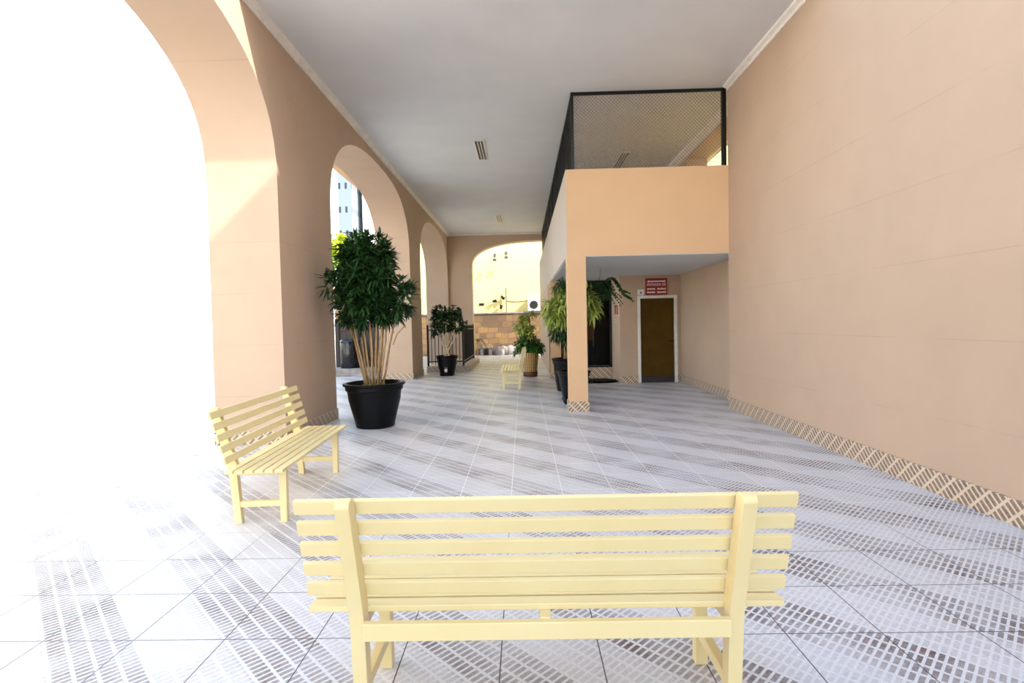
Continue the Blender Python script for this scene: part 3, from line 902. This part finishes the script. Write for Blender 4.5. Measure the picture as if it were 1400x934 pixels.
def floodlight(x, z, label, arm=.38):
    f = empty('floodlight', (x, WY + .10, z)); tag(f, label, 'lamp', 'floodlights on the yellow wall')
    mb = MB(); mb.tube([(0, 0, 0), (0, -arm * .5, .05), (0, -arm, .02)], .018, 8); mb.tube([(0, -arm, .02), (0, -arm, -.22)], .018, 8); mb.build('arm', M['grey_plastic'], f)
    MB().box(-.09, .09, -arm - .06, -arm + .06, -.32, -.20, .012).build('lamp_head', M['grey_plastic'], f)
    MB().box(-.06, .06, -.02, 0, -.08, .08, .004).build('mount', M['grey_plastic'], f)
floodlight(-1.28, 4.85, 'left hand floodlight on a bracket high under the end arch')
floodlight(-.72, 4.95, 'right hand floodlight on a bracket high under the end arch')
def spot(x, z, a, label):
    f = empty('spotlight', (x, WY + .10, z)); tag(f, label, 'lamp', 'small black spotlights on the yellow wall')
    mb = MB(); mb.tube([(0, 0, 0), (0, -.12, 0)], .025, 8); mb.build('mount', M['black_metal'], f)
    mb = MB(); mb.tube([(-.10 * cos(a), -.14, -.10 * sin(a)), (.10 * cos(a), -.17, .10 * sin(a))], [.05, .085], 14); mb.build('lamp_head', M['black_metal'], f, True)
spot(-1.34, 2.62, .2, 'leftmost small black spotlight on the yellow wall above the stone wall')
spot(-.93, 2.78, -.7, 'upper right small black spotlight beside the thin pole on the yellow wall')
spot(-1.02, 2.33, 1.4, 'lowest small black spotlight just above the stone coping')
w = empty('wall_vent', (-1.98, WY + .09, 2.48)); tag(w, 'small brown vent plate on the yellow wall at left', 'vent')
MB().box(-.12, .12, -.02, .01, -.06, .06, .004).build('vent_plate', M['brown_band'], w)
for z in (-.03, 0, .03): MB().box(-.1, .1, -.028, -.018, z - .008, z + .008).build('louvre', M['dark_brown'], w)
po = empty('conduit_pole', (-.77, WY - .02, 1.9)); tag(po, 'thin grey pole rising from the stone wall beside the spotlights', 'pole')
mb = MB(); mb.tube([(0, 0, 0), (0, 0, 1.35)], .022, 8); mb.build('pole', M['grey_plastic'], po)
mb = MB()
for k in range(10): mb.tube([(-.05, 0, .2 + k * .12), (.05, 0, .2 + k * .12)], .009, 6)
mb.build('rungs', M['grey_plastic'], po)
cb = MB(); cb.tube([(-.75, WY + .085, 2.62), (-.4, WY + .085, 2.57), (.0, WY + .085, 2.57), (.3, WY + .085, 2.64)], .012, 6)
tag(cb.build('cable', M['grey_plastic']), 'thin cable on the yellow wall from the pole to the air conditioner', 'cable')

# yellow neighbour seen through the balcony side opening
structure(MB().box(4.9, 16, 16.5, 17.0, 0, 14).build('wall_neighbour', M['yellow']), 'sunlit yellow neighbouring wall seen through the balcony side opening', 'wall')

structure(MB().box(7.0, 9.5, 2.5, 14.0, -.1, 12.0).build('wall_sun_blocker', M['yellow']), 'unseen yellow block added beyond the right wall to stop sun at the balcony opening', 'wall')  # block added out of view to keep sun out of the balcony opening

# ------------------------------------------------------------------ outside the left arcade
ev = MB(); ev.prism([(12.9, 5.75), (12.95, 5.62), (13.15, 5.56), (24, 5.56), (24, 6.0), (12.9, 6.0)], 'x', -4.75, XLO)
structure(ev.build('eave', M['peach_plain']), 'peach eave projecting outside above the first arch', 'eave')
structure(MB().box(-10.4, -10.0, -8, 10.5, -.1, 10.0).box(-10.4, -10.0, 10.5, 24.0, -.1, 2.6).build('wall_boundary_bounce', M['white_render']), 'white rendered wall beyond the left arcade, its tall near part added to bounce sunlight', 'wall')  # tall near part added to throw sunlight back at the arches
# grey kerb, glossy bin and brown gate seen low through the first arch
structure(MB().box(-6.6, -4.6, 17.2, 17.9, -.1, .16, .01).build('kerb', M['grey_stone']), 'low grey kerb outside behind the big potted shrub', 'kerb')
bn = empty('litter_bin', (-5.72, 17.55, .16)); tag(bn, 'tall glossy black litter bin outside on the kerb behind the big potted shrub', 'bin')
mb = MB(); mb.lathe([(.30, 0), (.31, .02), (.31, .82), (.30, .84)], 40); o = mb.build('body', M['bin'], bn); smooth_angle(o)
mb = MB(); mb.lathe([(.32, .84), (.32, .88), (.27, .93), (.1, .955)], 40); o = mb.build('lid', M['bin'], bn); smooth_angle(o)
gt = empty('brown_gate', (-5.3, 18.6, -.1)); tag(gt, 'dark brown boarded gate outside behind the black litter bin', 'gate')
mb = MB()
for i in range(9): mb.box(-1.1 + i * .22, -.885 + i * .22, -.02, .02, .08, 1.75, .004)
mb.build('boards', M['dark_brown'], gt)
for z in (.35, 1.5): MB().box(-1.1, .88, -.05, -.02, z, z + .1, .004).build('rail', M['brown_band'], gt)
for x in (-1.18, .95): MB().box(x - .07, x + .07, -.07, .07, 0, 1.9, .006).build('post', M['dark_brown'], gt)

def tree(loc, label, seed, h, crown, mat, n, L=.22, w=.10):
    p = empty('tree', loc); tag(p, label, 'tree', 'trees outside the left arcade')
    rnd = random.Random(seed)
    mb = MB(); stems(mb, rnd, 3, .06, 0, [(crown[0][0][0], crown[0][0][1], h), (.3, .1, h * .9), (-.3, -.1, h * .95)], .11, .05); mb.build('trunk', M['stem'], p, True)
    mb = MB(); rosettes(mb, rnd, crown, n, 9, L, w, 1.2, .4, .2); mb.build('foliage', mat, p, normals=False)
tree((-6.15, 20.3, -.1), 'dark green tree seen above the big potted shrub through the first arch', 1, 3.2, [((-.1, 0, 3.6), (1.0, .9, 1.1)), ((.15, 0, 4.6), (.75, .7, .6)), ((.0, 0, 2.6), (.95, .8, .8))], M['leaf_tree'], 380)
tree((-8.75, 25.5, -.1), 'yellow green sunlit tree at the left edge of the first arch', 2, 4.2, [((0, 0, 5.6), (.6, .7, .5)), ((-.2, 0, 4.8), (.6, .7, .6))], M['leaf_sun'], 190)
tree((-6.35, 33.0, -.1), 'tall dark tree filling the slit of the second arch', 3, 4.5, [((0, 0, 5.2), (1.2, 1.2, 1.7)), ((0, 0, 3.4), (1.1, 1.1, 1.3))], M['leaf_tree'], 300, .26, .12)

tw = empty('tower_block', (-22.0, 66.0, 0)); tag(tw, 'pale tower block with a grey strip of small windows seen through the first arch', 'building')
MB().box(-3.4, -.25, 0, 10, 0, 45).build('facade', M['tower_white'], tw)
MB().box(-.25, 1.35, -.3, 10, 0, 45).build('stair_tower', M['tower_grey'], tw)['label'] = 'grey stair tower with small windows'
MB().box(-3.6, 1.45, -.2, 10.2, 45, 45.6).build('parapet', M['white_render'], tw)
wt = empty('white_block', (-16.6, 68.0, 0)); tag(wt, 'white block with pink panels right of the grey tower through the first arch', 'building')
MB().box(-3.4, 5.0, 0, 12, 0, 45).build('facade', M['tower_white'], wt)
for k in range(5):
    MB().box(-.6, .7, -.12, 0, 10.2 + k * 3.6, 12.3 + k * 3.6).build('pink_panel', M['pink'], wt)
    MB().box(.0, .35, -.16, -.1, 12.7 + k * 3.6, 13.5 + k * 3.6).build('window', M['grey_plastic'], wt)

# ------------------------------------------------------------------ light
wd_ = bpy.data.worlds.new('sky'); scn.world = wd_; wd_.use_nodes = True
nt = wd_.node_tree
bg = nt.nodes['Background']
sky = nt.nodes.new('ShaderNodeTexSky'); sky.sky_type = 'NISHITA'; sky.sun_disc = False
to_sun = Vector((.70, -.32, .64)).normalized()
sky.sun_elevation = math.asin(to_sun.z); sky.sun_rotation = math.atan2(to_sun.x, to_sun.y)
sky.air_density = 1.0; sky.dust_density = 1.2; sky.ozone_density = 1.0
wb = nt.nodes.new('ShaderNodeMix'); wb.data_type = 'RGBA'; wb.blend_type = 'MULTIPLY'; wb.inputs[0].default_value = 1
wb.inputs[7].default_value = (1.0, .95, .84, 1)       # white balance of the photograph
nt.links.new(sky.outputs[0], wb.inputs[6]); nt.links.new(wb.outputs[2], bg.inputs['Color']); bg.inputs['Strength'].default_value = .42
sun = bpy.data.lights.new('sun', 'SUN'); sun.energy = 3.6; sun.angle = radians(.8); sun.color = (1.0, .94, .84)
so = bpy.data.objects.new('sun', sun); col.objects.link(so)
so.location = (8, -12, 20)
so.rotation_euler = (-to_sun).to_track_quat('-Z', 'Y').to_euler()

# ------------------------------------------------------------------ camera
f, pitch, yaw, roll = 730.77, .0333, -.0204, -.0222
cy, sy = cos(yaw), sin(yaw)
F = Vector((sy * cos(pitch), cy * cos(pitch), -sin(pitch)))
R = Vector((cy, -sy, 0)); U = R.cross(F)
R2 = R * cos(roll) + U * sin(roll); U2 = -R * sin(roll) + U * cos(roll)
cam = bpy.data.cameras.new('camera'); cam.sensor_fit = 'HORIZONTAL'; cam.sensor_width = 36; cam.lens = 36 * f / 1400
cam.clip_start = .05; cam.clip_end = 500
co = bpy.data.objects.new('camera', cam); col.objects.link(co)
m = Matrix(((R2.x, U2.x, -F.x, 0), (R2.y, U2.y, -F.y, 0), (R2.z, U2.z, -F.z, 1.5), (0, 0, 0, 1)))
co.matrix_world = m
scn.camera = co

scn.view_settings.view_transform = 'Standard'
scn.view_settings.look = 'None'
scn.view_settings.gamma = 1
scn.view_settings.use_curve_mapping = False
scn.view_settings.exposure = 1.4
scn.cycles.use_denoising = True
scn.cycles.max_bounces = 12
scn.cycles.diffuse_bounces = 8
